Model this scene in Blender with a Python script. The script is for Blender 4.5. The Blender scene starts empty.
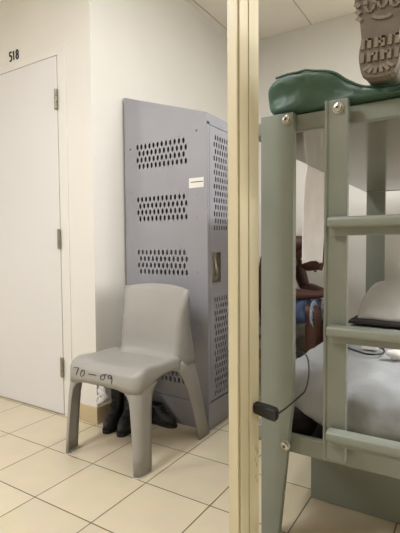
import bpy, bmesh, math, random
from mathutils import Vector, Matrix, Euler, noise
random.seed(7)
C = bpy.context.scene.collection
PI = math.pi
# ------------------------------------------------------------------ camera
f_px, yaw, pit, roll = 438.32, -0.55943, 0.047628, 0.0072360
cy, sy, cp, sp = math.cos(yaw), math.sin(yaw), math.cos(pit), math.sin(pit)
fw = Vector((sy*cp, cy*cp, -sp)); rt = Vector((cy, -sy, 0)); dn = fw.cross(rt)
r2 = rt*math.cos(roll)+dn*math.sin(roll); d2 = -rt*math.sin(roll)+dn*math.cos(roll)
cam = bpy.data.objects.new('camera', bpy.data.cameras.new('camera')); C.objects.link(cam)
m = Matrix((r2, -d2, -fw)).transposed().to_4x4(); m.translation = (0, 0, 1.0)
cam.matrix_world = m
cam.data.sensor_fit = 'VERTICAL'; cam.data.sensor_height = 36; cam.data.lens = 36*f_px/533
cam.data.clip_start = 0.02
bpy.context.scene.camera = cam
# ------------------------------------------------------------------ light
sc = bpy.context.scene
w = bpy.data.worlds.new('world'); sc.world = w; w.use_nodes = True
w.node_tree.nodes['Background'].inputs[0].default_value = (1, .95, .88, 1)
w.node_tree.nodes['Background'].inputs[1].default_value = 0.3
vs = sc.view_settings
vs.view_transform = 'Standard'; vs.look = 'None'; vs.gamma = 1; vs.use_curve_mapping = False
vs.exposure = 0.19
LAMPS = [((-3.4, -1.2), 44), ((-1.45, -0.1), 43), ((-0.75, 1.5), 9), ((1.1, 0.6), 4), ((1.2, 2.2), 90)]
LCOL = (.95, .967, 1.0)
for (lx, ly), e in LAMPS:
    l = bpy.data.lights.new('ceiling_lamp_light', 'AREA'); l.shape = 'RECTANGLE'; l.size = .28; l.size_y = 1.15
    l.energy = e; l.color = LCOL
    o = bpy.data.objects.new('ceiling_lamp_light', l); C.objects.link(o); o.location = (lx, ly, 2.685)

# ------------------------------------------------------------------ helpers
def mat(name, col, rough=.6, metal=0, var=.06, scale=6, bump=.0, bscale=60, spec=.5, col2=None, dist=.002, stretch=None):
    M = bpy.data.materials.new(name); M.use_nodes = True
    nt = M.node_tree; b = nt.nodes['Principled BSDF']
    b.inputs['Roughness'].default_value = rough; b.inputs['Metallic'].default_value = metal
    b.inputs['Specular IOR Level'].default_value = spec
    tc = nt.nodes.new('ShaderNodeTexCoord'); src = tc.outputs['Object']
    if stretch:
        mp = nt.nodes.new('ShaderNodeMapping'); mp.inputs['Scale'].default_value = stretch
        nt.links.new(src, mp.inputs['Vector']); src = mp.outputs[0]
    n = nt.nodes.new('ShaderNodeTexNoise'); n.inputs['Scale'].default_value = scale; n.inputs['Detail'].default_value = 5
    nt.links.new(src, n.inputs['Vector'])
    mx = nt.nodes.new('ShaderNodeMix'); mx.data_type = 'RGBA'
    c2 = col2 or [c*(1-2*var) for c in col]
    mx.inputs[6].default_value = (*c2[:3], 1); mx.inputs[7].default_value = (*[min(1, c*(1+var*.6)) for c in col[:3]], 1)
    rp = nt.nodes.new('ShaderNodeMapRange'); rp.inputs[1].default_value = .3; rp.inputs[2].default_value = .65
    nt.links.new(n.outputs['Fac'], rp.inputs[0]); nt.links.new(rp.outputs[0], mx.inputs[0])
    nt.links.new(mx.outputs[2], b.inputs['Base Color'])
    if bump:
        n2 = nt.nodes.new('ShaderNodeTexNoise'); n2.inputs['Scale'].default_value = bscale; n2.inputs['Detail'].default_value = 3
        nt.links.new(src, n2.inputs['Vector'])
        bp = nt.nodes.new('ShaderNodeBump'); bp.inputs['Strength'].default_value = bump; bp.inputs['Distance'].default_value = dist
        nt.links.new(n2.outputs['Fac'], bp.inputs['Height']); nt.links.new(bp.outputs[0], b.inputs['Normal'])
    return M

def S(r, g, b):
    return tuple(((c/255)/12.92 if c/255 <= .04045 else ((c/255+.055)/1.055)**2.4) for c in (r, g, b))

MT = dict(
    wall=mat('painted_wall', S(224, 220, 212), .75, var=.02, scale=2, bump=.15, bscale=90),
    door=mat('painted_door', S(220, 217, 215), .5, var=.01, scale=2),
    frame=mat('painted_frame', S(224, 220, 213), .5, var=.01, scale=2),
    base=mat('tile_baseboard', S(196, 176, 140), .35, var=.05, scale=9),
    locker=mat('grey_lilac_enamel', S(152, 151, 157), .38, var=.03, scale=4, bump=.04, bscale=30),
    dark=mat('locker_inside', S(70, 66, 62), .8),
    steel=mat('worn_steel', S(190, 186, 176), .28, metal=1, var=.1, scale=30),
    brass=mat('door_hinge_metal', S(150, 142, 125), .4, metal=.6, var=.1, scale=30),
    chair=mat('grey_plastic', S(157, 153, 147), .42, var=.025, scale=5, bump=.08, bscale=300, dist=.0008),
    glide=mat('chair_glide', S(200, 196, 186), .5),
    ink=mat('black_ink', S(35, 32, 34), .6),
    post=mat('cream_gloss_paint', S(203, 192, 160), .42, var=.035, scale=5, bump=.10, bscale=14, stretch=(3, 3, .6)),
    chip=mat('bare_chipped_paint', S(196, 172, 112), .7, var=.15, scale=60, bump=.5, bscale=120),
    bunk=mat('sage_enamel', S(125, 129, 117), .38, var=.05, scale=5, bump=.06, bscale=40),
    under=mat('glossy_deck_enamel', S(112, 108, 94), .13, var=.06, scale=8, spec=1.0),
    vinyl=mat('green_vinyl', S(58, 86, 70), .46, var=.12, scale=7, bump=.6, bscale=13, dist=.012),
    sheet=mat('pale_grey_sheet', S(156, 158, 159), .85, var=.05, scale=6, bump=.4, bscale=28, dist=.006),
    pillow=mat('pillow_cotton', S(186, 182, 174), .85, var=.05, scale=8, bump=.4, bscale=20, dist=.008),
    blanket=mat('dark_blanket', S(46, 41, 39), .95, var=.2, scale=40, bump=.6, bscale=200),
    towel=mat('white_towel', S(232, 226, 224), .9, var=.03, scale=9, bump=.5, bscale=260),
    black=mat('black_plastic', S(24, 24, 26), .4),
    white=mat('white_plastic', S(226, 222, 212), .4),
    paper=mat('white_paper', S(232, 228, 220), .8, var=.03),
    boot=mat('black_leather', S(34, 33, 36), .5, var=.15, scale=20, bump=.3, bscale=80),
    bootsole=mat('black_rubber', S(26, 26, 27), .75),
    lace=mat('black_lace', S(44, 43, 45), .8),
    tan=mat('brown_boot_leather', S(104, 92, 78), .6, var=.12, scale=20, bump=.3, bscale=80),
    tread=mat('brown_rubber', S(122, 110, 95), .7, var=.10, scale=25),
    treadd=mat('brown_rubber_base', S(104, 93, 80), .8, var=.10, scale=25),
    skin=mat('brown_skin', S(78, 48, 37), .5, var=.08, scale=12),
    hair=mat('black_hair', S(24, 20, 19), .7, var=.2, scale=60, bump=.8, bscale=250),
    denim=mat('blue_denim', S(70, 84, 116), .85, var=.25, scale=26, bump=.4, bscale=260),
    fray=mat('frayed_threads', S(168, 180, 198), .9, var=.2, scale=80),
    rag=mat('white_cloth', S(222, 218, 214), .9, var=.04, bump=.4, bscale=60),
    ceil=mat('ceiling_board', S(246, 237, 224), .85, var=.02, scale=3),
    seam=mat('ceiling_seam', S(198, 188, 172), .9),
    lamp=None,
)
def emis(name, col, st):
    M = bpy.data.materials.new(name); M.use_nodes = True; b = M.node_tree.nodes['Principled BSDF']
    b.inputs['Base Color'].default_value = (.8, .8, .8, 1)
    b.inputs['Emission Color'].default_value = (*col, 1); b.inputs['Emission Strength'].default_value = st
    return M
MT['lamp'] = emis('lamp_diffuser', LCOL, 1.5)

def tile_mat():
    M = bpy.data.materials.new('floor_tiles'); M.use_nodes = True; nt = M.node_tree; b = nt.nodes['Principled BSDF']
    tc = nt.nodes.new('ShaderNodeTexCoord'); mp = nt.nodes.new('ShaderNodeMapping')
    mp.inputs['Location'].default_value = (1.78332+.3135*40, -.78207+.3135*40, 0)
    nt.links.new(tc.outputs['Object'], mp.inputs['Vector'])
    br = nt.nodes.new('ShaderNodeTexBrick'); br.offset = 0; br.squash = 1
    br.inputs['Scale'].default_value = 1; br.inputs['Brick Width'].default_value = .313456; br.inputs['Row Height'].default_value = .313456
    br.inputs['Mortar Size'].default_value = .0024; br.inputs['Mortar Smooth'].default_value = .1
    br.inputs['Color1'].default_value = (*S(217, 204, 176), 1); br.inputs['Color2'].default_value = (*S(210, 198, 171), 1)
    br.inputs['Mortar'].default_value = (*S(98, 82, 60), 1)
    nt.links.new(mp.outputs[0], br.inputs['Vector'])
    n = nt.nodes.new('ShaderNodeTexNoise'); n.inputs['Scale'].default_value = 9; n.inputs['Detail'].default_value = 6
    nt.links.new(tc.outputs['Object'], n.inputs['Vector'])
    mx = nt.nodes.new('ShaderNodeMix'); mx.data_type = 'RGBA'; mx.blend_type = 'MULTIPLY'; mx.inputs[0].default_value = .16
    nt.links.new(br.outputs['Color'], mx.inputs[6]); nt.links.new(n.outputs['Color'], mx.inputs[7])
    nt.links.new(mx.outputs[2], b.inputs['Base Color'])
    b.inputs['Roughness'].default_value = .34
    bp = nt.nodes.new('ShaderNodeBump'); bp.inputs['Strength'].default_value = .4; bp.inputs['Distance'].default_value = .002; bp.invert = True
    nt.links.new(br.outputs['Fac'], bp.inputs['Height']); nt.links.new(bp.outputs[0], b.inputs['Normal'])
    return M
MT['tile'] = tile_mat()

class MB:
    """collects shapes in world coordinates (floor z = 0) and links them as ONE mesh object"""
    def __init__(s): s.v = []; s.f = []
    def add(s, vs, fs):
        n = len(s.v); s.v += [Vector(v) for v in vs]; s.f += [tuple(i+n for i in f) for f in fs]
    def box(s, x0, x1, y0, y1, z0, z1):
        s.add([(x0, y0, z0), (x1, y0, z0), (x1, y1, z0), (x0, y1, z0), (x0, y0, z1), (x1, y0, z1), (x1, y1, z1), (x0, y1, z1)],
              [(0, 3, 2, 1), (4, 5, 6, 7), (0, 1, 5, 4), (1, 2, 6, 5), (2, 3, 7, 6), (3, 0, 4, 7)])
    def prism(s, pts, axis, a, b):
        """polygon pts in the two other axes, extruded along axis from a to b"""
        def P(p, t):
            if axis == 'x': return (t, p[0], p[1])
            if axis == 'y': return (p[0], t, p[1])
            return (p[0], p[1], t)
        n = len(pts)
        s.add([P(p, a) for p in pts]+[P(p, b) for p in pts],
              [tuple(range(n))[::-1], tuple(range(n, 2*n))]+[(i, (i+1) % n, n+(i+1) % n, n+i) for i in range(n)])
    def loft(s, rings, closed=True, cap=True):
        n = len(rings[0]); vs = [p for r in rings for p in r]; fs = []
        for k in range(len(rings)-1):
            for i in range(n if closed else n-1):
                j = (i+1) % n
                fs.append((k*n+i, k*n+j, (k+1)*n+j, (k+1)*n+i))
        if cap and closed:
            fs.append(tuple(range(n))[::-1]); fs.append(tuple((len(rings)-1)*n+i for i in range(n)))
        s.add(vs, fs)
    def tube(s, pts, r, n=8, flat=None):
        pts = [Vector(p) for p in pts]; rings = []; up = Vector((0, 0, 1))
        prev = None
        for i, p in enumerate(pts):
            d = (pts[min(i+1, len(pts)-1)]-pts[max(i-1, 0)]).normalized()
            if prev is None:
                a = d.cross(up) if abs(d.dot(up)) < .95 else d.cross(Vector((1, 0, 0)))
            else: a = prev-d*prev.dot(d)
            a.normalize(); prev = a; b = d.cross(a)
            rr = r[i] if isinstance(r, (list, tuple)) else r
            rings.append([p+(a*math.cos(t)+b*math.sin(t))*rr for t in [2*PI*k/n for k in range(n)]])
        s.loft(rings)
    def disc(s, c, axis, r, h, n=16, dome=0):
        """short cylinder with an optional domed end, along axis vector"""
        c = Vector(c); ax = Vector(axis).normalized(); a = ax.orthogonal().normalized(); b = ax.cross(a)
        rs = [(r, 0), (r, h)]+([(r*.75, h+dome*.7), (r*.35, h+dome)] if dome else [])
        s.loft([[c+ax*t+(a*math.cos(2*PI*k/n)+b*math.sin(2*PI*k/n))*q for k in range(n)] for q, t in rs])
    def ball(s, c, rx, ry, rz, n=16, m=10, fn=None):
        rings = []
        for j in range(m+1):
            th = PI*(j+.02*(j == 0)-.02*(j == m))/m
            rings.append([Vector((c[0]+rx*math.sin(th)*math.cos(2*PI*i/n), c[1]+ry*math.sin(th)*math.sin(2*PI*i/n), c[2]-rz*math.cos(th))) for i in range(n)])
        s.loft(rings)
    def build(s, name, material, parent=None, smooth=False, bevel=0, seg=2, sub=0, solid=0, offset=-1, weld=False):
        me = bpy.data.meshes.new(name)
        off = Vector((0, 0, 0)); p = parent
        if parent is not None: off = parent['_w'] if '_w' in parent else [0, 0, 0]; off = Vector(off)
        me.from_pydata([v-off for v in s.v], [], s.f); me.update()
        bm = bmesh.new(); bm.from_mesh(me)
        if weld: bmesh.ops.remove_doubles(bm, verts=bm.verts, dist=1e-5)
        bmesh.ops.recalc_face_normals(bm, faces=bm.faces); bm.to_mesh(me); bm.free()
        o = bpy.data.objects.new(name, me); C.objects.link(o); me.materials.append(material)
        if parent is not None: o.parent = parent; o['_w'] = list(off)
        if smooth:
            for q in me.polygons: q.use_smooth = True
        if solid:
            md = o.modifiers.new('solidify', 'SOLIDIFY'); md.thickness = solid; md.offset = offset
        if bevel:
            md = o.modifiers.new('bevel', 'BEVEL'); md.width = bevel; md.segments = seg; md.limit_method = 'ANGLE'; md.angle_limit = math.radians(40)
        if sub:
            md = o.modifiers.new('subsurf', 'SUBSURF'); md.levels = sub; md.render_levels = sub
        if bevel and not smooth:
            for q in me.polygons: q.use_smooth = True
            md = o.modifiers.new('weighted_normal', 'WEIGHTED_NORMAL'); md.keep_sharp = True
        return o

def thing(name, label, cat, loc, group=None):
    o = bpy.data.objects.new(name, None); C.objects.link(o); o.location = loc; o.empty_display_size = .1
    o['_w'] = list(loc); o['label'] = label; o['category'] = cat
    if group: o['group'] = group
    return o
def tag(o, label, cat, group=None):
    o['label'] = label; o['category'] = cat
    if group: o['group'] = group
    return o
def struct(o): o['kind'] = 'structure'; return o
def sm(t): t = max(0, min(1, t)); return t*t*(3-2*t)
def interp(tab, t):
    if t <= tab[0][0]: return tab[0][1]
    for (a, u), (b, v) in zip(tab, tab[1:]):
        if t <= b: return u+(v-u)*(t-a)/(b-a)
    return tab[-1][1]
def spline(pts, n=8):
    pts = [Vector(p) for p in pts]; out = []
    for i in range(len(pts)-1):
        p0 = pts[max(i-1, 0)]; p1 = pts[i]; p2 = pts[i+1]; p3 = pts[min(i+2, len(pts)-1)]
        for k in range(n):
            t = k/n
            out.append(.5*((2*p1)+(p2-p0)*t+(2*p0-5*p1+4*p2-p3)*t*t+(3*p1-p0-3*p2+p3)*t**3))
    out.append(pts[-1]); return out
def strokes(mb, polylines, place, r, n=6):
    for pl in polylines: mb.tube([place(*p) for p in pl], r, n)

# ------------------------------------------------------------------ setting (floor z=0, ceiling 2.745)
ZC = 2.745; WX = -1.78; DY = 1.743; BY = 3.5; RX = 2.2; FY = -3.6; LX = -5.2
b = MB(); b.box(LX-.1, RX+.1, FY-.1, BY+.1, -.1, 0); struct(b.build('floor', MT['tile']))
b = MB(); b.box(LX-.1, RX+.1, FY-.1, BY+.1, ZC, ZC+.1); ceil = struct(b.build('ceiling', MT['ceil']))
b = MB()
for x in [-1.13+.6*k for k in range(-7, 6)]:
    if LX < x < RX: b.box(x-.004, x+.004, FY, BY if x > WX else DY, ZC-.002, ZC+.005)
for y in (2.66-1.2*k for k in range(5)): b.box(LX if y < DY else WX, RX, y-.004, y+.004, ZC-.002, ZC+.005)
b.build('ceiling_seam', MT['seam'], ceil)
# door wall with its opening
DX0, DX1, DZ = -2.752, -2.046, 2.09
b = MB(); b.box(LX, DX0-.01, DY, DY+.12, 0, ZC); b.box(DX1+.01, WX, DY, DY+.12, 0, ZC); b.box(DX0-.01, DX1+.01, DY, DY+.12, DZ+.01, ZC)
b.box(DX0-.01, DX1+.01, DY+.1, DY+.12, 0, DZ+.01)
struct(b.build('wall_front', MT['wall']))
b = MB(); b.box(WX-.12, WX, DY+.12, BY, 0, ZC); struct(b.build('wall_left', MT['wall']))
b = MB(); b.box(WX-.12, RX, BY, BY+.1, 0, ZC); struct(b.build('wall_back', MT['wall']))
b = MB(); b.box(RX, RX+.1, FY, BY, 0, ZC); struct(b.build('wall_right', MT['wall']))
b = MB(); b.box(LX-.1, LX, FY, DY+.12, 0, ZC); struct(b.build('wall_far_left', MT['wall']))
b = MB(); b.box(LX, RX, FY-.1, FY, 0, ZC); struct(b.build('wall_behind', MT['wall']))
# baseboards in floor-tile stoneware
b = MB(); b.box(-1.955, WX+.008, DY-.009, DY, 0, .097); b.box(WX, WX+.008, DY, DY+.12, 0, .097); struct(b.build('baseboard_front', MT['base'], bevel=.002))
b = MB(); b.box(WX, WX+.008, DY+.121, BY-.009, 0, .097); struct(b.build('baseboard_left', MT['base'], bevel=.002))
b = MB(); b.box(WX, RX, BY-.009, BY, 0, .097); struct(b.build('baseboard_back', MT['base'], bevel=.002))
# frame round the door
b = MB()
b.box(DX1+.004, DX1+.072, DY-.006, DY+.05, 0, DZ+.055); b.box(DX0-.072, DX0-.004, DY-.006, DY+.05, 0, DZ+.055)
b.box(DX0-.004, DX1+.004, DY-.006, DY+.05, DZ+.004, DZ+.055)
struct(b.build('trim_1', MT['frame'], bevel=.002))
# the door
b = MB(); b.box(DX0, DX1, DY-.008, DY+.034, .006, DZ)
door = struct(b.build('door_1', MT['door'], bevel=.002))
for hz in (1.787, .987, .13+.10):
    h = MB(); h.box(DX1-.020, DX1+.002, DY-.012, DY-.006, hz, hz+.115)
    hg = h.build('hinge', MT['brass'], door, bevel=.001)
    for k in range(3):
        t = MB(); t.disc((DX1+.004, DY-.017, hz+.002+k*.0375), (0, 0, 1), .0085, .034, 10); t.build('hinge_knuckle', MT['brass'], hg, smooth=False)
k = MB(); k.disc((-2.648, DY-.008, 1.057), (0, -1, 0), .018, .008, 18, .004); lk = k.build('lock', MT['brass'], door)
k = MB(); k.box(-2.650, -2.646, DY-.0215, DY-.0195, 1.048, 1.066); k.build('keyhole', MT['black'], lk)
# stencilled number over the door
b = MB()
P = lambda x, z: (x, DY-.002, z)
x0, z0, zh, wd = -2.481, 2.156, .052, .022
strokes(b, [[(x0+wd, z0+zh), (x0+.003, z0+zh), (x0+.003, z0+zh*.58), (x0+wd*.8, z0+zh*.58), (x0+wd, z0+zh*.45), (x0+wd, z0+.012), (x0+wd*.75, z0), (x0+.003, z0)],
            [(x0+.043, z0), (x0+.043, z0+zh)], [(x0+.037, z0+zh*.85), (x0+.043, z0+zh)],
            [(x0+.066+wd*.5+.5*wd*math.cos(t), z0+zh*.26+zh*.26*math.sin(t)) for t in [2*PI*i/12 for i in range(13)]],
            [(x0+.066+wd*.5+.45*wd*math.cos(t), z0+zh*.76+zh*.24*math.sin(t)) for t in [2*PI*i/12 for i in range(13)]]], P, .0045)
o = b.build('room_number', MT['ink'])
tag(o, 'black painted number 518 on the cream wall above the door', 'number')
# ceiling lamps
for i, ((lx, ly), e) in enumerate(LAMPS):
    t = thing('ceiling_lamp', ['long white ceiling lamp at the far left of the room', 'long white ceiling lamp over the floor before the plastic chair', 'long white ceiling lamp above the aisle between locker and bunk', 'long white ceiling lamp to the right of the bunk ladder', 'long white ceiling lamp to the right of the bunk, nearest the back wall'][i], 'lamp', (lx, ly, ZC), 'ceiling lamps')
    b = MB(); b.box(lx-.17, lx+.17, ly-.62, ly+.62, ZC-.035, ZC); b.build('housing', MT['white'], t, bevel=.006)
    b = MB(); b.box(lx-.15, lx+.15, ly-.60, ly+.60, ZC-.05, ZC-.036); b.build('diffuser', MT['lamp'], t, bevel=.004)

# ------------------------------------------------------------------ perforated sheet
def perforated(mb, M, W, H0, H1, t, grids, slope=None):
    """sheet in local (u,w), thickness t along n; M maps (u,w,n)->world. grids: (u0,w0,cols,rows,pu,pw,hw,hh,stagger) or ('rect',u0,u1,w0,w1)"""
    def rect(a, b_, c, d):
        if b_-a < 1e-5 or d-c < 1e-5: return
        for n in (0, t): mb.add([M(a, c, n), M(b_, c, n), M(b_, d, n), M(a, d, n)], [(0, 1, 2, 3)])
    def walls(poly):
        k = len(poly)
        for i in range(k):
            p, q = poly[i], poly[(i+1) % k]
            mb.add([M(*p, 0), M(*q, 0), M(*q, t), M(*p, t)], [(0, 1, 2, 3)])
    z = H0
    for g in sorted(grids, key=lambda g: g[3] if g[0] == 'rect' else g[1]):
        if g[0] == 'rect':
            _, a, b_, c, d = g
            rect(0, W, z, c); rect(0, a, c, d); rect(b_, W, c, d); walls([(a, c), (b_, c), (b_, d), (a, d)]); z = d; continue
        u0, w0, cols, rows, pu, pw, hw, hh, stg = g
        rect(0, W, z, w0)
        for r in range(rows):
            o = u0+(stg if r % 2 else 0); a, d = w0+r*pw, w0+(r+1)*pw; cw = (a+d)/2
            rect(0, o, a, d); rect(o+cols*pu, W, a, d)
            for c in range(cols):
                l, rr = o+c*pu, o+(c+1)*pu; cu = (l+rr)/2; e = hh*.22
                top, bot = (cu, cw+hh/2), (cu, cw-hh/2)
                L1, L2 = (cu-hw/2, cw-e), (cu-hw/2, cw+e); R1, R2 = (cu+hw/2, cw-e), (cu+hw/2, cw+e)
                for n in (0, t):
                    mb.add([M(*p, n) for p in [(cu, a), bot, L1, L2, top, (cu, d), (l, d), (l, a)]], [tuple(range(8))])
                    mb.add([M(*p, n) for p in [(cu, a), bot, R1, R2, top, (cu, d), (rr, d), (rr, a)]], [tuple(range(8))])
                walls([bot, R1, R2, top, L2, L1])
        z = w0+rows*pw
    rect(0, W, z, H1)
    walls([(0, H0), (W, H0), (W, H1), (0, H1)])

# ------------------------------------------------------------------ locker
LXb, LXf, LYa, LYb = -1.765, -1.194, 1.989, 2.315
t = thing('locker', 'tall grey sloped-top steel locker with perforated side and door behind the plastic chair', 'locker', ((LXb+LXf)/2, (LYa+LYb)/2, 0))
b = MB(); W = LXf-.004-LXb
gr = [(.098, zz, 12, 4, .0292, .0370, .0152, .0345, -.0146) for zz in (.228, .533, .834, 1.139, 1.440)]
perforated(b, lambda u, v, n: (LXb+u, LYa+n, v), W, .15, 1.645, .0015, gr)
b.prism([(LXb, 1.645), (LXf-.004, 1.645), (LXf-.016, 1.700), (LXb, 1.872)], 'y', LYa, LYa+.0015)
side = b.build('side_panel', MT['locker'], t)
b = MB()   # far side, back, roof, floor: the carcass
b.prism([(LXb, .0), (LXf-.004, .0), (LXf-.004, 1.645), (LXf-.016, 1.700), (LXb, 1.872)], 'y', LYb-.0015, LYb)
b.box(LXb, LXb+.0015, LYa+.002, LYb-.002, .0, 1.870)
b.add([(LXb, LYa+.002, 1.868), (LXf-.016, LYa+.002, 1.697), (LXf-.016, LYb-.002, 1.697), (LXb, LYb-.002, 1.868), (LXb, LYa+.002, 1.871), (LXf-.016, LYa+.002, 1.700), (LXf-.016, LYb-.002, 1.700), (LXb, LYb-.002, 1.871)],
      [(0, 1, 2, 3), (4, 5, 6, 7), (0, 1, 5, 4), (1, 2, 6, 5), (2, 3, 7, 6), (3, 0, 4, 7)])
b.box(LXb+.002, LXf-.01, LYa+.002, LYb-.002, .150, .153)
b.box(LXb+.002, LXf-.03, LYa+.002, LYb-.002, 1.37, 1.373)
b.box(LXf-.02, LXf-.002, LYa+.002, LYa+.022, .15, 1.650); b.box(LXf-.02, LXf-.002, LYb-.022, LYb-.002, .15, 1.650)
b.box(LXf-.02, LXf-.002, LYa+.002, LYb-.002, 1.638, 1.652); b.box(LXf-.016, LXf-.012, LYa+.002, LYb-.002, 1.652, 1.699)
b.build('carcass', MT['locker'], t)
b = MB(); b.box(LXb+.01, LXf+.001, LYa-.003, LYb-.001, 0, .147); b.build('plinth', MT['locker'], t, bevel=.003)
b = MB(); DW = LYb-LYa-.036; d0 = LYa+.020
dg = [(.037, .168, 8, 15, .0262, .0370, .0140, .0345, .0131), ('rect', .024, .114, .800, .962), (.037, 1.078, 8, 14, .0262, .0372, .0140, .0345, .0131)]
perforated(b, lambda u, v, n: (LXf-n, d0+u, v), DW, .158, 1.634, .0018, dg)
dr = b.build('door', MT['locker'], t)
b = MB(); b.box(LXf-.030, LXf-.0285, d0+.020, d0+.118, .796, .966)
for (a, c, e, g) in ((.020, .0235, .796, .966), (.1145, .118, .796, .966), (.020, .118, .796, .7995), (.020, .118, .9625, .966)): b.box(LXf-.029, LXf+.0015, d0+a, d0+c, e, g)
pan = b.build('handle_recess', MT['steel'], dr)
b = MB(); b.tube(spline([(LXf-.008, d0+.044, .950), (LXf+.005, d0+.045, .915), (LXf+.006, d0+.052, .880), (LXf+.002, d0+.072, .850), (LXf-.006, d0+.086, .835), (LXf-.014, d0+.086, .815)]), [.007]*16+[.010]*25, 8)
b.build('latch_lever', MT['steel'], dr, smooth=True)
for (x, z) in ((-1.722, 1.565), (-1.722, 1.315), (-1.722, 1.255), (-1.722, 1.01), (-1.722, .96), (-1.722, .70), (-1.262, 1.610), (-1.262, 1.275), (-1.262, 1.155), (-1.262, .99), (-1.262, .86), (-1.262, .56)):
    b = MB(); b.disc((x, LYa, z), (0, -1, 0), .0052, .001, 10, .002); b.build('rivet', MT['dark'] if z > 1.6 or x == -1.722 and z > 1.5 else MT['locker'], side, smooth=True)
b = MB(); b.box(-1.311, -1.219, LYa-.0012, LYa-.0003, 1.309, 1.362); st = b.build('sticker', MT['paper'], side)
b = MB(); b.box(-1.299, -1.222, LYa-.0018, LYa-.0011, 1.338, 1.342); b.build('sticker_line', MT['ink'], st)

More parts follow.
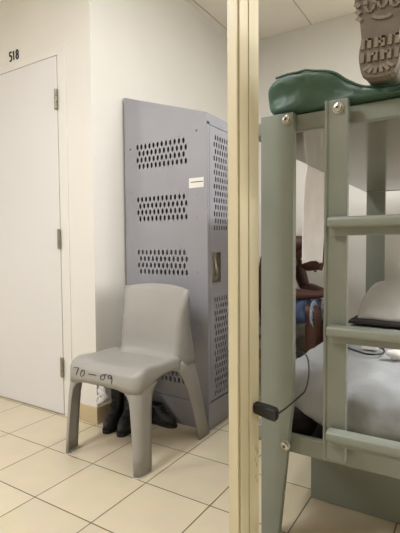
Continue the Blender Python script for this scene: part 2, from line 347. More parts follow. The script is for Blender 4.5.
# ------------------------------------------------------------------ plastic chair
def make_chair(label, loc, number=True):
    cx, cyy = -1.433, 1.68
    root = thing('plastic_chair', label, 'chair', (cx, cyy, 0))
    y0, y1, hw = 1.422, 1.775, .223
    N = 96
    def ring(ins, r):
        pts = []
        a, b_ = hw-ins, (y1-y0)/2-ins; r = max(r-ins, .012); q = N//4
        for (sx, sy_, st_) in ((1, 1, 0), (-1, 1, 1), (-1, -1, 2), (1, -1, 3)):
            for k in range(q):
                if k < 9:
                    tt = st_*PI/2+k/8*PI/2; pts.append((sx*(a-r)+r*math.cos(tt), sy_*(b_-r)+r*math.sin(tt)))
                else:
                    e0 = (sx*(a-r)+r*math.cos((st_+1)*PI/2), sy_*(b_-r)+r*math.sin((st_+1)*PI/2))
                    nx = ((-1, 1), (-1, -1), (1, -1), (1, 1))[st_]
                    e1 = (nx[0]*(a-r)+r*math.cos((st_+1)*PI/2), nx[1]*(b_-r)+r*math.sin((st_+1)*PI/2))
                    u = (k-8)/(q-8); pts.append((e0[0]+(e1[0]-e0[0])*u, e0[1]+(e1[1]-e0[1])*u))
        return pts
    ymid = (y0+y1)/2
    def ztop(x, y):
        v = (y-y0)/(y1-y0)
        return .462-.020*sm((.22-v)/.22)**1.5-.012*sm((v-.1)/.5)-.008*(1-(x/hw)**2)*sm(v/.3)+.010*sm((abs(x)-.15)/.06)*sm((v-.05)/.2)
    def skirt(x, y):
        if y < y0+.03: return .366-.010*sm((abs(x)-.09)/.07)
        v = y
        return interp([(1.44, .36), (1.50, .372), (1.56, .398), (1.62, .408), (1.68, .405), (1.73, .385), (1.80, .33)], v) if abs(x) > hw-.03 else .40
    rings = []
    for ins, kind in ((.0, 's'), (.0, 'm'), (.0015, -.020), (.006, -.009), (.014, -.003), (.028, 0), (.05, 0), (.08, 0), (.11, 0), (.135, 0)):
        R_ = []
        for (x, y) in ring(ins, .045):
            Y = y+ymid; zt = ztop(x, Y)
            if kind == 's': z = skirt(x, Y)
            elif kind == 'm': z = (skirt(x, Y)+zt-.024)/2
            else: z = zt+kind
            R_.append(Vector((cx+x, Y, z)))
        rings.append(R_)
    b = MB(); b.loft(rings, cap=False); n = len(b.v); b.f.append(tuple(range(n-N, n)))
    seat = b.build('seat', MT['chair'], root, smooth=True, solid=.005)
    if number:
        b = MB(); yy = y0-.0008
        P = lambda x, z: (-1.600+(x-.046)*1.55, yy, .374+z*1.02)
        c = lambda ox, oz, rx, rz, a0=0, a1=2*PI, n=12, sl=.25: [(ox+rx*math.cos(a0+(a1-a0)*i/n)+sl*(rz*math.sin(a0+(a1-a0)*i/n)), oz+rz*math.sin(a0+(a1-a0)*i/n)) for i in range(n+1)]
        strokes(b, [[(.046, .052), (.058, .056), (.068, .056), (.062, .042), (.055, .020)], c(.083, .034, .0075, .016),
                    [(.108, .036), (.128, .037), (.140, .038)], c(.166, .034, .0085, .012), [(.168, .046), (.182, .050)],
                    c(.194, .042, .0062, .009), [(.202, .046), (.203, .030), (.200, .012)]], P, .0016)
        b.build('marker_writing', MT['ink'], seat)
    # front legs: an L-shaped channel, splayed and tapering
    for s in (-1, 1):
        rows = []
        for z, xi, xo, yf, yi in ((.0, .207, .238, 1.406, 1.494), (.10, .200, .235, 1.409, 1.499), (.20, .192, .231, 1.413, 1.505), (.28, .183, .227, 1.4165, 1.511), (.32, .175, .2248, 1.4192, 1.518), (.342, .162, .2236, 1.4212, 1.526), (.356, .146, .2226, 1.4228, 1.534), (.368, .120, .2222, 1.4232, 1.545), (.385, .09, .2220, 1.4234, 1.565)):
            r_ = interp([(0, .030), (.3, .040), (.34, .044)], z)
            arc = [Vector((cx+s*(xo-r_+r_*math.cos(a)), yf+r_-r_*math.sin(a), z)) for a in (PI/2, PI*.39, PI*.28, PI*.17, PI*.08, 0)]
            rows.append([Vector((cx+s*min(xi, xo-r_-.001), yf, z))]+arc+[Vector((cx+s*xo, (yf+r_+yi)/2, z)), Vector((cx+s*(xo-.0005), yi, z))])
        b = MB(); b.loft(rows, closed=False); lg = b.build('leg', MT['chair'], root, smooth=True, solid=.007, offset=-1 if s < 0 else -1)
        b = MB(); b.prism([(cx+s*.200, 1.406), (cx+s*.222, 1.403), (cx+s*.235, 1.410), (cx+s*.242, 1.430), (cx+s*.242, 1.496), (cx+s*.220, 1.496), (cx+s*.215, 1.43), (cx+s*.200, 1.42)], 'z', 0, .004); b.build('glide', MT['glide'], lg)
    # rear legs: side flange running down from the backrest, with a back flange
    prof = [(.0, 1.868, 1.976), (.10, 1.848, 1.953), (.20, 1.822, 1.932), (.28, 1.797, 1.914), (.34, 1.768, 1.900), (.37, 1.748, 1.894), (.395, 1.735, 1.888), (.415, 1.745, 1.878), (.435, 1.775, 1.868)]
    for s in (-1, 1):
        rows = []
        for z, ya, yb in prof:
            xo = interp([(0, .256), (.2, .240), (.395, .2222), (.415, .2185), (.435, .215)], z)
            rows.append([Vector((cx+s*xo, ya, z)), Vector((cx+s*xo, (ya+yb)/2, z)), Vector((cx+s*xo, yb-.016, z)), Vector((cx+s*(xo-.005), yb-.004, z)), Vector((cx+s*(xo-.018), yb, z)), Vector((cx+s*(xo-.055), yb, z))])
        b = MB(); b.loft(rows, closed=False); lg = b.build('leg', MT['chair'], root, smooth=True, solid=.007)
        b = MB(); b.box(min(cx+s*.18, cx+s*.240), max(cx+s*.18, cx+s*.240), 1.945, 1.976, 0, .004); b.build('glide', MT['glide'], lg)
    # backrest with side flanges
    rows = []
    pf = [(.402, 1.700, 0.176, 0.172), (.430, 1.712, 0.176, 0.158), (.447, 1.730, 0.175, 0.138), (.475, 1.742, 0.174, 0.122), (.52, 1.749, 0.174, 0.108), (.60, 1.761, 0.177, 0.084), (.68, 1.778, 0.182, 0.070), (.735, 1.794, .197, .052), (.762, 1.803, .199, .038), (.775, 1.809, .196, .028), (.781, 1.816, .190, .018), (.780, 1.828, .182, .008)]
    bcx = cx+.025
    for i, (z, y, w_, fl) in enumerate(pf):
        row = []; top = sm((i-6)/4)
        zz = lambda u: z+.018*top*(1-abs(u)**2.2)-.002
        fx = interp([(.40, .2222), (.6, .211), (.79, .204)], z)
        row.append(Vector((cx-fx, y+fl, zz(1)))); row.append(Vector((bcx-w_-.006, y+fl*.15+.002, zz(1))))
        for k in range(17):
            u = -1+k/8; row.append(Vector((bcx+u*w_, y+.020*(1-u*u)*sm(i/3)-.002*(abs(u) == 1), zz(u))))
        row.append(Vector((bcx+w_+.006, y+fl*.15+.002, zz(1)))); row.append(Vector((cx+fx, y+fl, zz(1))))
        rows.append(row)
    b = MB(); b.loft(rows, closed=False)
    b.build('backrest', MT['chair'], root, smooth=True, solid=.006, offset=-1)
    return root
chair = make_chair('grey moulded plastic chair marked 70-09 standing before the locker', None)

# ------------------------------------------------------------------ boots
def boot_parts(root, place, sc_, mats, lugs=False, tall=.27, lug_mat=None, wx=1.0, hexp=.62, waist=.80, wball=1.0, sta=(.42, .68)):
    up, so, la = mats
    def P(x, y, z): return place(Vector((x*sc_*wx, y*sc_, z*sc_)))
    def out(wf, wh, ln, hl, n=28, z=0):
        pts = []
        for i in range(n):
            a = 2*PI*i/n; c, s_ = math.cos(a), math.sin(a)
            y = ln*s_ if s_ > 0 else hl*s_
            tt = (y+hl)/(ln+hl)
            wd = interp([(0, wh), (.20, wh), (sta[0], wh*waist), (sta[1], wf), (.85, wf*.98), (1, wf*.9)], tt)
            x = wd*(abs(c)**(.62 if s_ > 0 else hexp))*(1 if c > 0 else -1)
            pts.append(P(x, y, z))
        return pts
    b = MB(); b.loft([out(.050*wball, .041, .200, .088, z=-.000), out(.051*wball, .042, .203, .090, z=.012), out(.049*wball, .040, .198, .087, z=.026)])
    sb = b; nsole = len(b.f); b = MB()
    lv = [(.0245, .048, .040, .196, .086), (.05, .049, .040, .192, .086), (.068, .046, .040, .172, .084), (.085, .041, .041, .130, .083), (.105, .040, .041, .085, .082), (.13, .042, .042, .064, .080), (.17, .045, .044, .060, .078), (.22, .048, .047, .060, .078), (tall, .050, .049, .062, .080)]
    lv = [q for q in lv[:-1] if q[0] < tall-.01]+[lv[-1]]
    R_ = [out(a, h, l, hh, z=z) for z, a, h, l, hh in lv]
    R_ += [out(.045, .044, .056, .074, z=tall), out(.041, .040, .050, .068, z=tall-.06)]
    b.loft(R_); b.build('upper', up, root, smooth=True)
    b = MB()
    zig = []
    for k in range(6):
        z = .088+k*min(.024, (tall-.095)/6); y = interp([(.085, .13), (.105, .087), (.13, .066), (.17, .062), (.22, .062)], z)+.002
        e = 1 if k % 2 else -1
        zig += [P(-.022*e, y-.004, z), P(0, y+.004, z+.003), P(.022*e, y-.004, z+.006)]
    b.tube(spline(zig, 3), .0032*sc_, 6)
    b.build('lace', la, root, smooth=True)
    if lugs:
        b = sb
        def bar(x0, x1, y0, y1, h=.0042):
            vs = [P(x, y, z) for z in (-h, .001) for (x, y) in ((x0, y0), (x1, y0), (x1, y1), (x0, y1))]
            b.add(vs, [(0, 1, 2, 3), (4, 5, 6, 7), (0, 1, 5, 4), (1, 2, 6, 5), (2, 3, 7, 6), (3, 0, 4, 7)])
        def seg(p, q, wd=.0036, h=.0042):
            p, q = Vector((*p, 0)), Vector((*q, 0)); d = (q-p).normalized(); n_ = Vector((-d.y, d.x, 0))*wd
            vs = [P(*(c+Vector((0, 0, z)))) for z in (-h, .001) for c in (p+n_, p-n_, q-n_, q+n_)]
            b.add(vs, [(0, 1, 2, 3), (4, 5, 6, 7), (0, 1, 5, 4), (1, 2, 6, 5), (2, 3, 7, 6), (3, 0, 4, 7)])
        # heel: a fan of bars at the back, then two rows of upright lugs
        for a in (-60, -36, -12, 12, 36, 60):
            s_, c_ = math.sin(math.radians(a)), math.cos(math.radians(a))
            seg((.016*s_, -.058-.006*c_), (.033*s_, -.058-.022*c_))
        for k, x in enumerate((-.033, -.020, -.007, .006, .019, .032)):
            seg((x, -.052), (x, -.031)); seg((x, -.022), (x, .000))
            if k in (1, 3): seg((x, -.036), (x+.010, -.036), .0026)
            if k in (0, 2, 4): seg((x-.004, -.002), (x+.006, -.002), .0026)
            if k == 2: seg((x, -.012), (x+.010, -.012), .0026)
        # forefoot: curved lug, then rows of bars and loops
        dy = -.018
        seg((-.020, .062+dy), (-.010, .058+dy)); seg((-.010, .058+dy), (.006, .060+dy)); seg((.006, .060+dy), (.016, .066+dy))
        for (lx, ly) in ((-.026, .092), (-.002, .096), (.022, .092), (-.026, .132), (-.001, .138), (.024, .132), (-.012, .176), (.012, .176)):
            ly += dy
            pts = [(lx+.0085*math.cos(t), ly+.014*math.sin(t)) for t in [-PI*1.05+i*PI*1.1/6 for i in range(7)]]
            for p, q in zip(pts, pts[1:]): seg(p, q, .0032)
            seg((lx-.0085, ly), (lx-.0085, ly+.012)); seg((lx+.0085, ly), (lx+.0085, ly+.012))
        for y in (.070, .086, .102, .120, .138, .156):
            wdt = interp([(.07, .046), (.10, .051), (.156, .050)], y); y += dy
            seg((-wdt, y), (-wdt+.009, y-.008), .004); seg((wdt, y), (wdt-.009, y-.008), .004)
    sole = sb.build('sole', so, root)
    if lug_mat:
        sole.data.materials.append(lug_mat)
        for q in sole.data.polygons: q.material_index = 1 if q.index >= nsole else 0
    return root

def standing_boot(label, x, y, rot, tall=.27, group=None, s=1.0):
    root = thing('boot', label, 'boot', (x, y, 0), group)
    Rm = Matrix.Rotation(rot, 3, 'Z')
    boot_parts(root, lambda v: Rm @ v + Vector((x, y, .0)), s, (MT['boot'], MT['bootsole'], MT['lace']), tall=tall)
    return root
standing_boot('black leather boot under the chair, left one of the pair beside the wall corner', -1.705, 1.845, math.radians(198), .25, s=.92)
standing_boot('black leather boot under the chair, right one of the pair, nearer the locker', -1.616, 1.852, math.radians(200), .25, s=.92)
# a low black shoe lying behind the front chair leg
def low_shoe():
    root = thing('shoe', 'low black shoe against the locker base behind the front chair leg', 'shoe', (-1.515, 1.932, 0))
    Rm = Matrix.Rotation(math.radians(-90), 3, 'Z')
    boot_parts(root, lambda v: Rm @ v + Vector((-1.515, 1.932, 0)), .72, (MT['boot'], MT['bootsole'], MT['lace']), tall=.15)
low_shoe()
# white cloth stuffed in the left boot
b = MB(); rows = []
for i in range(13):
    t = i/12; row = []
    for k in range(12):
        u = k/11
        p = Vector((-1.742+.075*u+.010*math.sin(i*1.3), 1.745-.05*u*(1-t)+.075*math.sin(PI*min(t*1.1, 1))*.0, .262-.14*t*(1-.5*u)+.012*math.sin(k*1.7+i)))
        p.y += -.036*math.sin(PI*t*.5)+.010*math.sin(k*2.1+i*.9)
        row.append(p)
    rows.append(row)
b.loft(rows, closed=False)
o = b.build('cloth', MT['rag'], smooth=True, solid=.003); tag(o, 'crumpled white cloth hanging over the left black boot', 'cloth')

# ------------------------------------------------------------------ cream post in front of the bunk
t = thing('support_post', 'cream painted post with grooves and chipped paint beside the bunk', 'post', (-.58, 1.168, 0))
b = MB()
b.prism([(-.5945, 1.100), (-.565, 1.100), (-.565, 1.106), (-.575, 1.107), (-.575, 1.1115), (-.5615, 1.112), (-.5615, 1.164), (-.572, 1.165), (-.572, 1.170), (-.5608, 1.171), (-.5608, 1.236), (-.5945, 1.236)], 'z', 0, ZC)
pb = b.build('shaft', MT['post'], t, bevel=.0012)
for (yy, zz, s_) in ((1.218, .485, .013), (1.228, .462, .010), (1.212, .375, .007), (1.224, .362, .009), (1.208, .340, .006), (1.219, .318, .008), (1.213, .285, .006), (1.222, .268, .007)):
    pts = [(yy+s_*(.5+.5*random.random())*math.cos(a)*.7, zz+s_*(.7+.9*random.random())*math.sin(a)) for a in [2*PI*k/9 for k in range(9)]]
    pts = [(min(p[0], 1.2335), p[1]) for p in pts]
    b = MB(); b.prism(pts, 'x', -.5612, -.5602); b.build('paint_chip', MT['chip'], pb)
b = MB(); b.box(-.612, -.548, 1.090, 1.246, 0, .004); b.build('base_plate', MT['post'], t, bevel=.001)

# ------------------------------------------------------------------ bunk bed
BX0, BX1, Y0, Y1 = -.654, .236, 1.34, 3.30
t = thing('bunk_bed', 'sage green steel bunk bed with a ladder at its foot end', 'bunk bed', ((BX0+BX1)/2, (Y0+Y1)/2, 0))
def leg_plate(xa, xb, ya, yb, taper_right):
    b = MB(); q = .047
    prof = [(xa, .0), (xb-q, .0), (xb-q, .04), (xb-.009, .42), (xb, .49), (xb, 1.417), (xa, 1.417)] if taper_right else [(xa+q, .0), (xb, .0), (xb, 1.417), (xa, 1.417), (xa, .49), (xa+.009, .42), (xa+q, .04)]
    b.prism(prof, 'y', ya, yb)
    return b.build('leg', MT['bunk'], t, bevel=.002)
l1 = leg_plate(-.600, -.490, Y0, Y0+.030, True); l2 = leg_plate(.063, .178, Y0, Y0+.030, False)
l3 = leg_plate(BX0, -.531, Y1-.03, Y1, True); l4 = leg_plate(.113, BX1, Y1-.03, Y1, False)
for (zt, zb, nm) in ((1.416, 1.364, 'upper'), (.368, .309, 'lower')):
    b = MB(); b.box(-.60, .182, Y0+.031, Y0+.058, zb, zt); b.build('end_rail', MT['bunk'], t, bevel=.004)
    b = MB(); b.box(BX0+.002, BX1-.002, Y1-.062, Y1-.031, zb, zt); b.build('end_rail', MT['bunk'], t, bevel=.004)
    for xa in (BX0, BX1-.03):
        b = MB(); b.box(xa, xa+.03, Y0+.059, Y1-.063, zb+.009, zt); b.build('side_rail', MT['bunk'], t, bevel=.004)
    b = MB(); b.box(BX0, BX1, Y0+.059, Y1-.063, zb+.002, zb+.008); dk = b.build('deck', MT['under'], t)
    for y in (1.72, 2.30, 2.88):
        b = MB(); b.box(BX0+.031, BX1-.031, y-.02, y+.02, zb+.0085, zb+.040); b.build('deck_brace', MT['bunk'], dk)
# storage box under the lower deck
b = MB(); b.box(-.532, .10, 1.66, 3.1, .0, .300); b.build('storage_box', MT['bunk'], t, bevel=.006)
# ladder
for xa in (-.383, .036):
    b = MB()
    b.prism([(xa, Y0-.030), (xa+.008, Y0-.030), (xa+.010, Y0-.022), (xa+.066, Y0-.022), (xa+.066, Y0-.001), (xa, Y0-.001)], 'z', .342, 1.424)
    b.build('ladder_stile', MT['bunk'], t, bevel=.003)
for zt in (1.080, .763, .450):
    ya, yb = Y0-.074, Y0-.032
    b = MB(); b.prism([(yb, zt), (ya+.010, zt), (ya+.003, zt-.003), (ya, zt-.010), (ya, zt-.021), (ya+.004, zt-.029), (ya+.036, zt-.029), (ya+.036, zt-.054), (yb, zt-.054)], 'x', -.362, .080)
    b.build('ladder_rung', MT['bunk'], t, bevel=.0025)
for (x, y, z) in ((-.511, Y0, 1.395), (-.345, Y0-.023, 1.398), (-.513, Y0, .344), (-.350, Y0+.031, .345), (.120, Y0, 1.395), (.072, Y0-.023, 1.398), (.120, Y0, .344)):
    b = MB(); b.disc((x, y+.001, z), (0, -1, 0), .0165, .004, 20); bo = b.build('bolt_washer', MT['steel'], t, bevel=.001)
    b = MB(); b.disc((x, y-.003, z), (0, -1, 0), .0115, .008, 18, .003); bb = b.build('bolt_head', MT['steel'], bo, smooth=False)
    b = MB(); b.disc((x, y-.0142, z), (0, -1, 0), .0045, .0006, 6); b.build('bolt_socket', MT['dark'], bo)

# ------------------------------------------------------------------ soft boxes
def soft_box(x0, x1, y0, y1, z0, z1, rad, nx, ny, nz, fn=None, pw=1):
    """rounded box as a welded grid; fn(p, n) deforms every point"""
    b = MB()
    def face(o, a, c, na, nc):
        vs = [Vector(o)+Vector(a)*(i/na)+Vector(c)*(j/nc) for i in range(na+1) for j in range(nc+1)]
        b.add(vs, [(i*(nc+1)+j, (i+1)*(nc+1)+j, (i+1)*(nc+1)+j+1, i*(nc+1)+j+1) for i in range(na) for j in range(nc)])
    X, Y, Z = (x1-x0, 0, 0), (0, y1-y0, 0), (0, 0, z1-z0)
    face((x0, y0, z0), X, Y, nx, ny); face((x0, y0, z1), X, Y, nx, ny)
    face((x0, y0, z0), X, Z, nx, nz); face((x0, y1, z0), X, Z, nx, nz)
    face((x0, y0, z0), Y, Z, ny, nz); face((x1, y0, z0), Y, Z, ny, nz)
    rx, ry, rz = rad
    for i, v in enumerate(b.v):
        c = Vector((min(max(v.x, x0+rx), x1-rx), min(max(v.y, y0+ry), y1-ry), min(max(v.z, z0+rz), z1-rz)))
        d = Vector(((v.x-c.x)/rx, (v.y-c.y)/ry, (v.z-c.z)/rz))
        if d.length > 1e-9:
            mx = max(abs(d.x), abs(d.y), abs(d.z)); d = d.normalized()*mx
            v = c+Vector((d.x*rx, d.y*ry, d.z*rz))
        b.v[i] = fn(v) if fn else v
    return b
def nz(p, s, seed=0): return noise.noise(Vector((p[0]*s+seed, p[1]*s+seed*1.7, p[2]*s)))

# green mattress on the upper deck
def gfn(v):
    v = v.copy(); up = (v.z-1.418)/.13
    sag = interp([(-.60, .012), (-.54, .003), (-.46, .004), (-.406, .016), (-.37, .030), (-.33, .064), (-.28, .094), (-.2, .102)], v.x)*sm((2.2-v.y)/.5)
    v.z -= sag*max(0, up)
    fr = sm((1.55-v.y)/.2)
    w_ = (.006*nz(v, 9, 3)+.004*nz((v.x*1+v.z*1.5, v.y*.6, v.z*.5), 24, 8))*(1-.8*sm((v.x+.40)/.08))
    v.z += w_*max(0, up)*1.0; v.y += (.034*abs(nz((v.x+v.z*.5, v.y, v.z*.9), 6, 5))+.020*nz((v.x-v.z*.8, v.y, v.z*1.1), 11, 1)+.008*abs(nz(v, 24, 6)))*fr*math.sin(PI*max(0, min(1, up)))
    v.x += .012*nz(v, 9, 11)*sm((-.45-v.x)/.1)
    v.z = max(v.z, 1.4185)
    return v
b = soft_box(-.584, .20, 1.342, 3.22, 1.419, 1.551, (.045, .035, .045), 90, 70, 18, gfn)
gm = b.build('mattress', MT['vinyl'], smooth=True, weld=True)
tag(gm, 'dark green vinyl mattress on the upper bunk', 'mattress')
b = MB(); pts = []
for k in range(30):
    x = -.555+.70*k/29; v = gfn(Vector((x, 1.362, 1.545))); pts.append((v.x, v.y-.002, v.z+.004))
b.tube(spline(pts, 2), .004, 6); b.build('piping', MT['vinyl'], gm, smooth=True)

# lower mattress under a pale sheet
def lfn(v):
    v = v.copy(); up = (v.z-.37)/.165
    k = sm((1.80-v.y)/.35)*sm((-.25-v.x)/.30)
    v.x += .19*k*(1-max(0, min(1, up)))**1.3
    v.z += (.010*nz(v, 6, 2)+.006*nz(v, 15, 4))*max(0, up)
    fr = sm((1.62-v.y)/.2)
    v.y += (.018*nz((v.x*1.2, v.y, v.z*.7), 9, 7)+.008*nz((v.x*1.6, v.y, v.z), 26, 2))*fr*math.sin(PI*max(0, min(1, up*.8+.1)))
    v.z -= .012*sm((v.x+.3)/.3)*sm((1.9-v.y)/.3)*max(0, up)
    v.z = max(v.z, .3695)
    return v
b = soft_box(-.622, .195, 1.410, 3.22, .3700, .553, (.06, .09, .075), 60, 80, 14, lfn)
o = b.build('mattress', MT['sheet'], smooth=True, weld=True); tag(o, 'lower bunk mattress covered by a pale grey sheet', 'mattress')
# dark folded blanket and pillow at its head
def bfn(v): v = v.copy(); v.z += .004*nz(v, 14, 2); return v
b = soft_box(-.585, .12, 2.45, 3.10, .568, .588, (.015, .015, .012), 40, 24, 4, bfn)
o = b.build('blanket', MT['blanket'], smooth=True, weld=True); tag(o, 'dark folded blanket lying beneath the pillow on the lower bunk', 'blanket')
def pillow():
    b = MB(); n = 28; rows = []
    for side in (1, -1):
        rows = []
        for i in range(n+1):
            r = []
            for j in range(n+1):
                u, v = -1+2*i/n, -1+2*j/n
                e = (max(0, 1-u**6)*max(0, 1-v**6))**.5
                pin = 1-.07*u*u*v*v
                p = Vector((u*.34*pin, v*.215*pin, side*.046*e))
                p.z += .018*nz(p, 9, 4)*e+.006*nz(p, 24, 9)*e
                r.append(p)
            rows.append(r)
        b.loft(rows, closed=False)
    R_ = Matrix.Rotation(math.radians(25), 3, 'X') @ Matrix.Rotation(math.radians(-3), 3, 'Z')
    b.v = [R_ @ v+Vector((-.222, 2.70, .662)) for v in b.v]
    for v in b.v: v.z = max(v.z, .5885+.1*max(0, 2.45-v.y))
    o = b.build('pillow', MT['pillow'], smooth=True, weld=True); tag(o, 'plump off-white pillow leaning at the head of the lower bunk', 'pillow')
pillow()

# towel hanging from the upper deck edge
b = MB(); rows = []
for i in range(41):
    z = 1.421-(i/40)*.510; row = []
    for k in range(31):
        u = k/30; tt = i/40
        y = 2.005+.300*u+.012*math.sin(tt*3)*(u-.5)
        x = BX0-.010-.012*tt-(.012*math.sin(u*PI*2.6+.6)+.006*math.sin(u*17+tt*2))*sm(tt/.35)
        row.append(Vector((x, y, z+.010*tt*math.sin(u*4))))
    rows.append(row)
top = [[Vector((BX0+.028, p.y, 1.4215)) for p in rows[0]], [Vector((BX0+.004, p.y, 1.4235)) for p in rows[0]]]
b.loft(top+rows, closed=False)
o = b.build('towel', MT['towel'], smooth=True, solid=.004); tag(o, 'white towel hanging from the upper bunk side rail', 'towel')
b = MB(); b.tube([p+Vector((-.003, 0, .022)) for p in rows[-1]], .0022, 6); b.build('hem', MT['towel'], o, smooth=True)

# boot resting heel-down on the green mattress, sole to the room
root = thing('boot', 'brown boot lying on the green mattress with its lugged sole facing the room', 'boot', (-.224, 1.33, 1.455))
def bplace(v):
    p = Vector((-v.x, v.z, v.y+.088*1.16))            # toe up, sole towards the room
    p = Matrix.Rotation(math.radians(2), 3, 'Y') @ p
    return p+Vector((-.232, 1.292, 1.460))
boot_parts(root, bplace, 1.20, (MT['tan'], MT['treadd'], MT['lace']), lugs=True, tall=.25, lug_mat=MT['tread'], wx=1.12, hexp=.36, waist=.76, wball=1.14, sta=(.385, .58))

# charger plugged in at the post, with its cable
root = thing('charger', 'black charger with thin cable stuck on the cream post', 'charger', (-.561, 1.21, .5))
b = MB(); a, c = Vector((-.560, 1.205, .506)), Vector((-.488, 1.205, .495))
rings = []
for tt, h, w_ in ((0, .013, .012), (.04, .016, .015), (.70, .019, .017), (.96, .018, .016), (1, .014, .013)):
    p = a.lerp(c, tt); rings.append([p+Vector((0, w_*dx, h*dz)) for dx, dz in ((-1, -.7), (-.7, -1), (.7, -1), (1, -.7), (1, .7), (.7, 1), (-.7, 1), (-1, .7))])
b.loft(rings); b.build('plug_body', MT['black'], root, bevel=.001)
b = MB(); b.tube(spline([(-.489, 1.205, .497), (-.470, 1.23, .512), (-.452, 1.29, .530), (-.437, 1.315, .552), (-.462, 1.42, .580), (-.520, 1.57, .590), (-.590, 1.69, .570), (-.628, 1.74, .545), (-.637, 1.76, .50)], 10), .0026, 6)
b.build('cable', MT['black'], root, smooth=True)

b = MB(); b.ball((-.545, 1.50, .362), .082, .085, .048, 22, 14)  # added dark lump, fills in the shade between mattress corner and bunk leg
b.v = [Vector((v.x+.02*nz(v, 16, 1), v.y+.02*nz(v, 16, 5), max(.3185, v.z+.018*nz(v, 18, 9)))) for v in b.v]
o = b.build('cloth', MT['blanket'], smooth=True); tag(o, 'dark lump added in the shaded gap beside the lower mattress behind the charger cable', 'cloth')
# small things on the lower bed
ZB = .566
root = thing('power_adapter', 'small white adapter with black looped cable on the lower bed', 'adapter', (-.315, 1.90, ZB))
b = MB(); b.box(-.392, -.330, 1.885, 1.955, ZB-.002, ZB+.024)
b.build('adapter_body', MT['white'], root, bevel=.006, seg=3)
b = MB(); b.tube(spline([(-.330, 1.92, ZB+.010), (-.305, 1.89, ZB+.006), (-.300, 1.83, ZB+.004), (-.342, 1.79, ZB+.004), (-.395, 1.82, ZB+.004), (-.455, 1.88, ZB+.004), (-.480, 1.96, ZB+.004), (-.45, 2.00, ZB+.004), (-.38, 2.01, ZB+.004), (-.33, 2.02, ZB+.006)], 8), .0042, 6)
b.build('cable', MT['black'], root, smooth=True)
b = MB(); b.ball((-.245, 1.80, ZB+.014), .040, .028, .016, 14, 8)
b.v = [v+Vector((.012*nz(v, 40, 1), .012*nz(v, 40, 5), .008*nz(v, 45, 9))) for v in b.v]
o = b.build('tissue', MT['paper'], smooth=True); tag(o, 'crumpled white tissue beside the adapter on the lower bed', 'tissue')

# ------------------------------------------------------------------ person on a second chair in the aisle
def copy_tree(o, parent=None):
    c = o.copy(); C.objects.link(c)
    if parent is not None: c.parent = parent
    for ch in list(o.children): copy_tree(ch, c)
    return c
PX, PY = -1.155, 2.84
c2 = copy_tree(chair); c2['label'] = 'grey moulded plastic chair in the aisle under the seated person'
for ch in list(c2.children):
    for g in list(ch.children):
        if g.name.startswith('marker_writing'): bpy.data.objects.remove(g)
c2.location = (PX-.11, PY, 0); c2.rotation_euler = (0, 0, PI/2)

def skin_mesh(chains, sub=2):
    """chains: list of [(co, r), ...]; first chain's first vertex is the root; points equal within 1e-4 are shared"""
    vs, rs, es = [], [], []
    def idx(p, r):
        for i, q in enumerate(vs):
            if (Vector(q)-Vector(p)).length < 1e-4: return i
        vs.append(p); rs.append(r); return len(vs)-1
    for ch in chains:
        pi = None
        for p, r in ch:
            i = idx(p, r)
            if pi is not None: es.append((pi, i))
            pi = i
    me = bpy.data.meshes.new('skeleton'); me.from_pydata(vs, es, []); ob = bpy.data.objects.new('skeleton', me); C.objects.link(ob)
    ob.modifiers.new('skin', 'SKIN'); 
    for i, r in enumerate(rs):
        q = r if isinstance(r, tuple) else (r, r); me.skin_vertices[0].data[i].radius = q
    me.skin_vertices[0].data[0].use_root = True
    md = ob.modifiers.new('subsurf', 'SUBSURF'); md.levels = sub; md.render_levels = sub
    dg = bpy.context.evaluated_depsgraph_get(); ev = ob.evaluated_get(dg); m2 = ev.to_mesh()
    out = MB(); out.add([v.co.copy() for v in m2.vertices], [tuple(p.vertices) for p in m2.polygons]); ev.to_mesh_clear()
    bpy.data.objects.remove(ob); bpy.data.meshes.remove(me)
    return out
root = thing('person', 'person in denim shorts sitting bent over a phone beyond the lower bunk', 'person', (PX, PY, 0))
pel = (PX-.04, PY, .585)
spine = [(pel, .125), ((PX-.05, PY, .70), .115), ((PX-.01, PY, .83), .125), ((PX+.06, PY, .945), .115), ((PX+.125, PY, 1.01), .062), ((PX+.175, PY, 1.02), .055), ((PX+.215, PY, .99), .05)]
chains = [spine]
for s in (-1, 1):
    hip = (PX-.02, PY+s*.085, .565); knee = (PX+.30, PY+s*.12, .580); ank = (PX+.295, PY+s*.125, .095)
    chains.append([(pel, .125), (hip, .095), ((PX+.15, PY+s*.11, .575), .082), (knee, .062), ((PX+.30, PY+s*.12, .42), .058), ((PX+.295, PY+s*.125, .25), .045), (ank, .036), ((PX+.34, PY+s*.13, .045), .036), ((PX+.42, PY+s*.14, .032), .028)])
    sh = (PX+.06, PY+s*.165, .945); el = (PX+.12, PY+s*.235, .695); wr = (PX+.305, PY+s*.10, .680)
    chains.append([((PX+.06, PY, .945), .115), (sh, .066), ((PX+.09, PY+s*.205, .82), .050), (el, .042), ((PX+.20, PY+s*.175, .690), .041), (wr, .027), ((PX+.345, PY+s*.065, .690), .030), ((PX+.375, PY+s*.045, .700), .027)])
b = skin_mesh(chains)
hc = Vector((PX+.245, PY, .945)); fd = Vector((.72, 0, -.69)).normalized(); ud = Vector((.69, 0, .72)).normalized(); sd = Vector((0, 1, 0))
def head_pt(n):
    """unit direction (face, side, up) -> a head-shaped radius"""
    a, s_, u = n
    r = Vector((a*.098, s_*.076, u*.118))
    if u < 0: r.x += a*.0+.018*(-u)*(a > -.2); r.y *= 1-.28*(-u)
    if u < -.1 and a < 0: r.x *= .82
    if abs(u+.30) < .22 and a > .75: r.x += .020*(1-abs(u+.12)/.42)*(1-abs(s_)*4 if abs(s_) < .25 else 0)
    return hc+fd*r.x+sd*r.y+ud*r.z
hb = MB(); rings = []
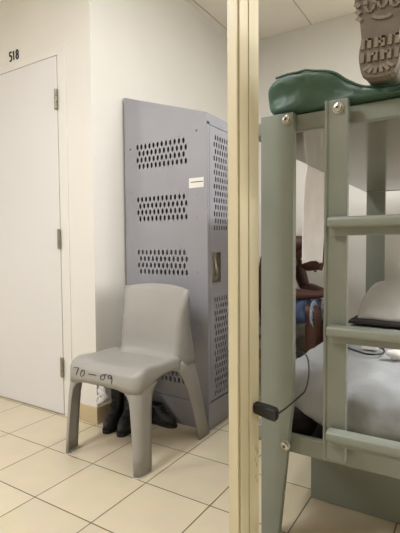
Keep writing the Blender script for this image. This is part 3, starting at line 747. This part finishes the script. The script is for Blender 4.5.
for j in range(1, 20):
    th = PI*j/20; rings.append([head_pt((math.sin(th)*math.cos(2*PI*i/28), math.sin(th)*math.sin(2*PI*i/28), -math.cos(th))) for i in range(28)])
hb.loft(rings); b.add(hb.v, hb.f)
def loc(a, s_, u): return hc+fd*a+sd*s_+ud*u
nb = MB(); nb.tube([loc(.092, 0, .015), loc(.108, 0, -.010), loc(.118, 0, -.030), loc(.100, 0, -.042)], [.008, .010, .015, .010], 8); b.add(nb.v, nb.f)
for s in (-1, 1):
    eb = MB(); eb.tube([loc(-.012, s*.070, .020), loc(-.016, s*.082, .004), loc(-.010, s*.078, -.026)], [.010, .013, .008], 8); b.add(eb.v, eb.f)
lb = MB(); lb.tube([loc(.094, -.022, -.068), loc(.104, 0, -.066), loc(.094, .022, -.068)], [.005, .008, .005], 8); b.add(lb.v, lb.f)
# fingers and thumbs curling round the phone
for s in (-1, 1):
    for k in range(4):
        q = (-1.5+k)*.0165; L = (.9, 1, .95, .78)[k]
        p0 = Vector((PX+.368+q*.25, PY+s*(.046), .697+q))
        fb = MB(); fb.tube(spline([p0, p0+Vector((.034*L, -s*.008, .004)), p0+Vector((.050*L, -s*.026*L, .004)), p0+Vector((.042*L, -s*.046*L, .003))], 4), [.0098]*5+[.0090]*5+[.0078]*3, 8); b.add(fb.v, fb.f)
    p0 = Vector((PX+.345, PY+s*.052, .708))
    fb = MB(); fb.tube(spline([p0, p0+Vector((.010, -s*.014, .024)), p0+Vector((.028, -s*.026, .032))], 4), [.0125]*4+[.0105]*3+[.009]*2, 8); b.add(fb.v, fb.f)
body = b.build('body', MT['skin'], root, smooth=True)
md = body.modifiers.new('remesh', 'REMESH'); md.mode = 'VOXEL'; md.voxel_size = .0055; md.use_smooth_shade = True
md = body.modifiers.new('smooth', 'SMOOTH'); md.iterations = 4; md.factor = .5
for s in (-1, 1):
    e = MB(); c = loc(.083, s*.030, .004); e.ball(c, .011, .011, .011, 10, 8); e.build('eye', MT['paper'], body, smooth=True)
# hair
h = MB(); rings = []
for j in range(9, 21):
    th = PI*j/20; ring_ = []
    for i in range(28):
        n = (math.sin(th)*math.cos(2*PI*i/28), math.sin(th)*math.sin(2*PI*i/28), -math.cos(th)); 
        lim = .52 if n[0] > .45 else (-.15 if n[0] < .1 else .15)
        n2 = Vector(n)
        if n2.z < lim: n2.z = lim; n2.normalize()
        ring_.append(hc+(head_pt(n2)-hc)*1.075)
    rings.append(ring_)
h.loft(rings); h.build('hair', MT['hair'], root, smooth=True)
# denim shorts
sh = []
for s in (-1, 1):
    sh.append([(pel, (.138, .138)), ((PX-.02, PY+s*.085, .568), .112), ((PX+.15, PY+s*.11, .578), .102), ((PX+.245, PY+s*.115, .580), .092), ((PX+.275, PY+s*.118, .582), .086)])
sh.append([(pel, (.138, .138)), ((PX-.05, PY, .69), .122)])
b = skin_mesh(sh, 2); so = b.build('shorts', MT['denim'], root, smooth=True)
for s in (-1, 1):
    b = MB()
    for k in range(46):
        a = 2*PI*k/46; p = Vector((PX+.298, PY+s*.119+.072*math.cos(a), .578+.070*math.sin(a)))
        q = p+Vector((.004+.012*random.random(), .010*(random.random()-.5), -.028-.034*random.random()))
        b.tube([p, (p+q)/2+Vector((0, 0, .004)), q], [.004, .0035, .0015], 5)
    b.build('frayed_hem', MT['fray'], so)
# phone held in both hands
b = MB(); b.box(-.038, .038, -.072, .072, -.004, .004)
Rm = Matrix.Rotation(math.radians(-40), 3, 'Y') @ Matrix.Rotation(PI/2, 3, 'Z')
b.v = [Matrix.Rotation(math.radians(38), 3, 'Y') @ Vector((v.x, v.y*.55, v.z)) + Vector((PX+.400, PY, .712)) for v in b.v]
o = b.build('phone', MT['black'], bevel=.002); tag(o, 'dark phone held in both hands of the seated person', 'phone')
for o in bpy.data.objects:
    if '_w' in o: del o['_w']
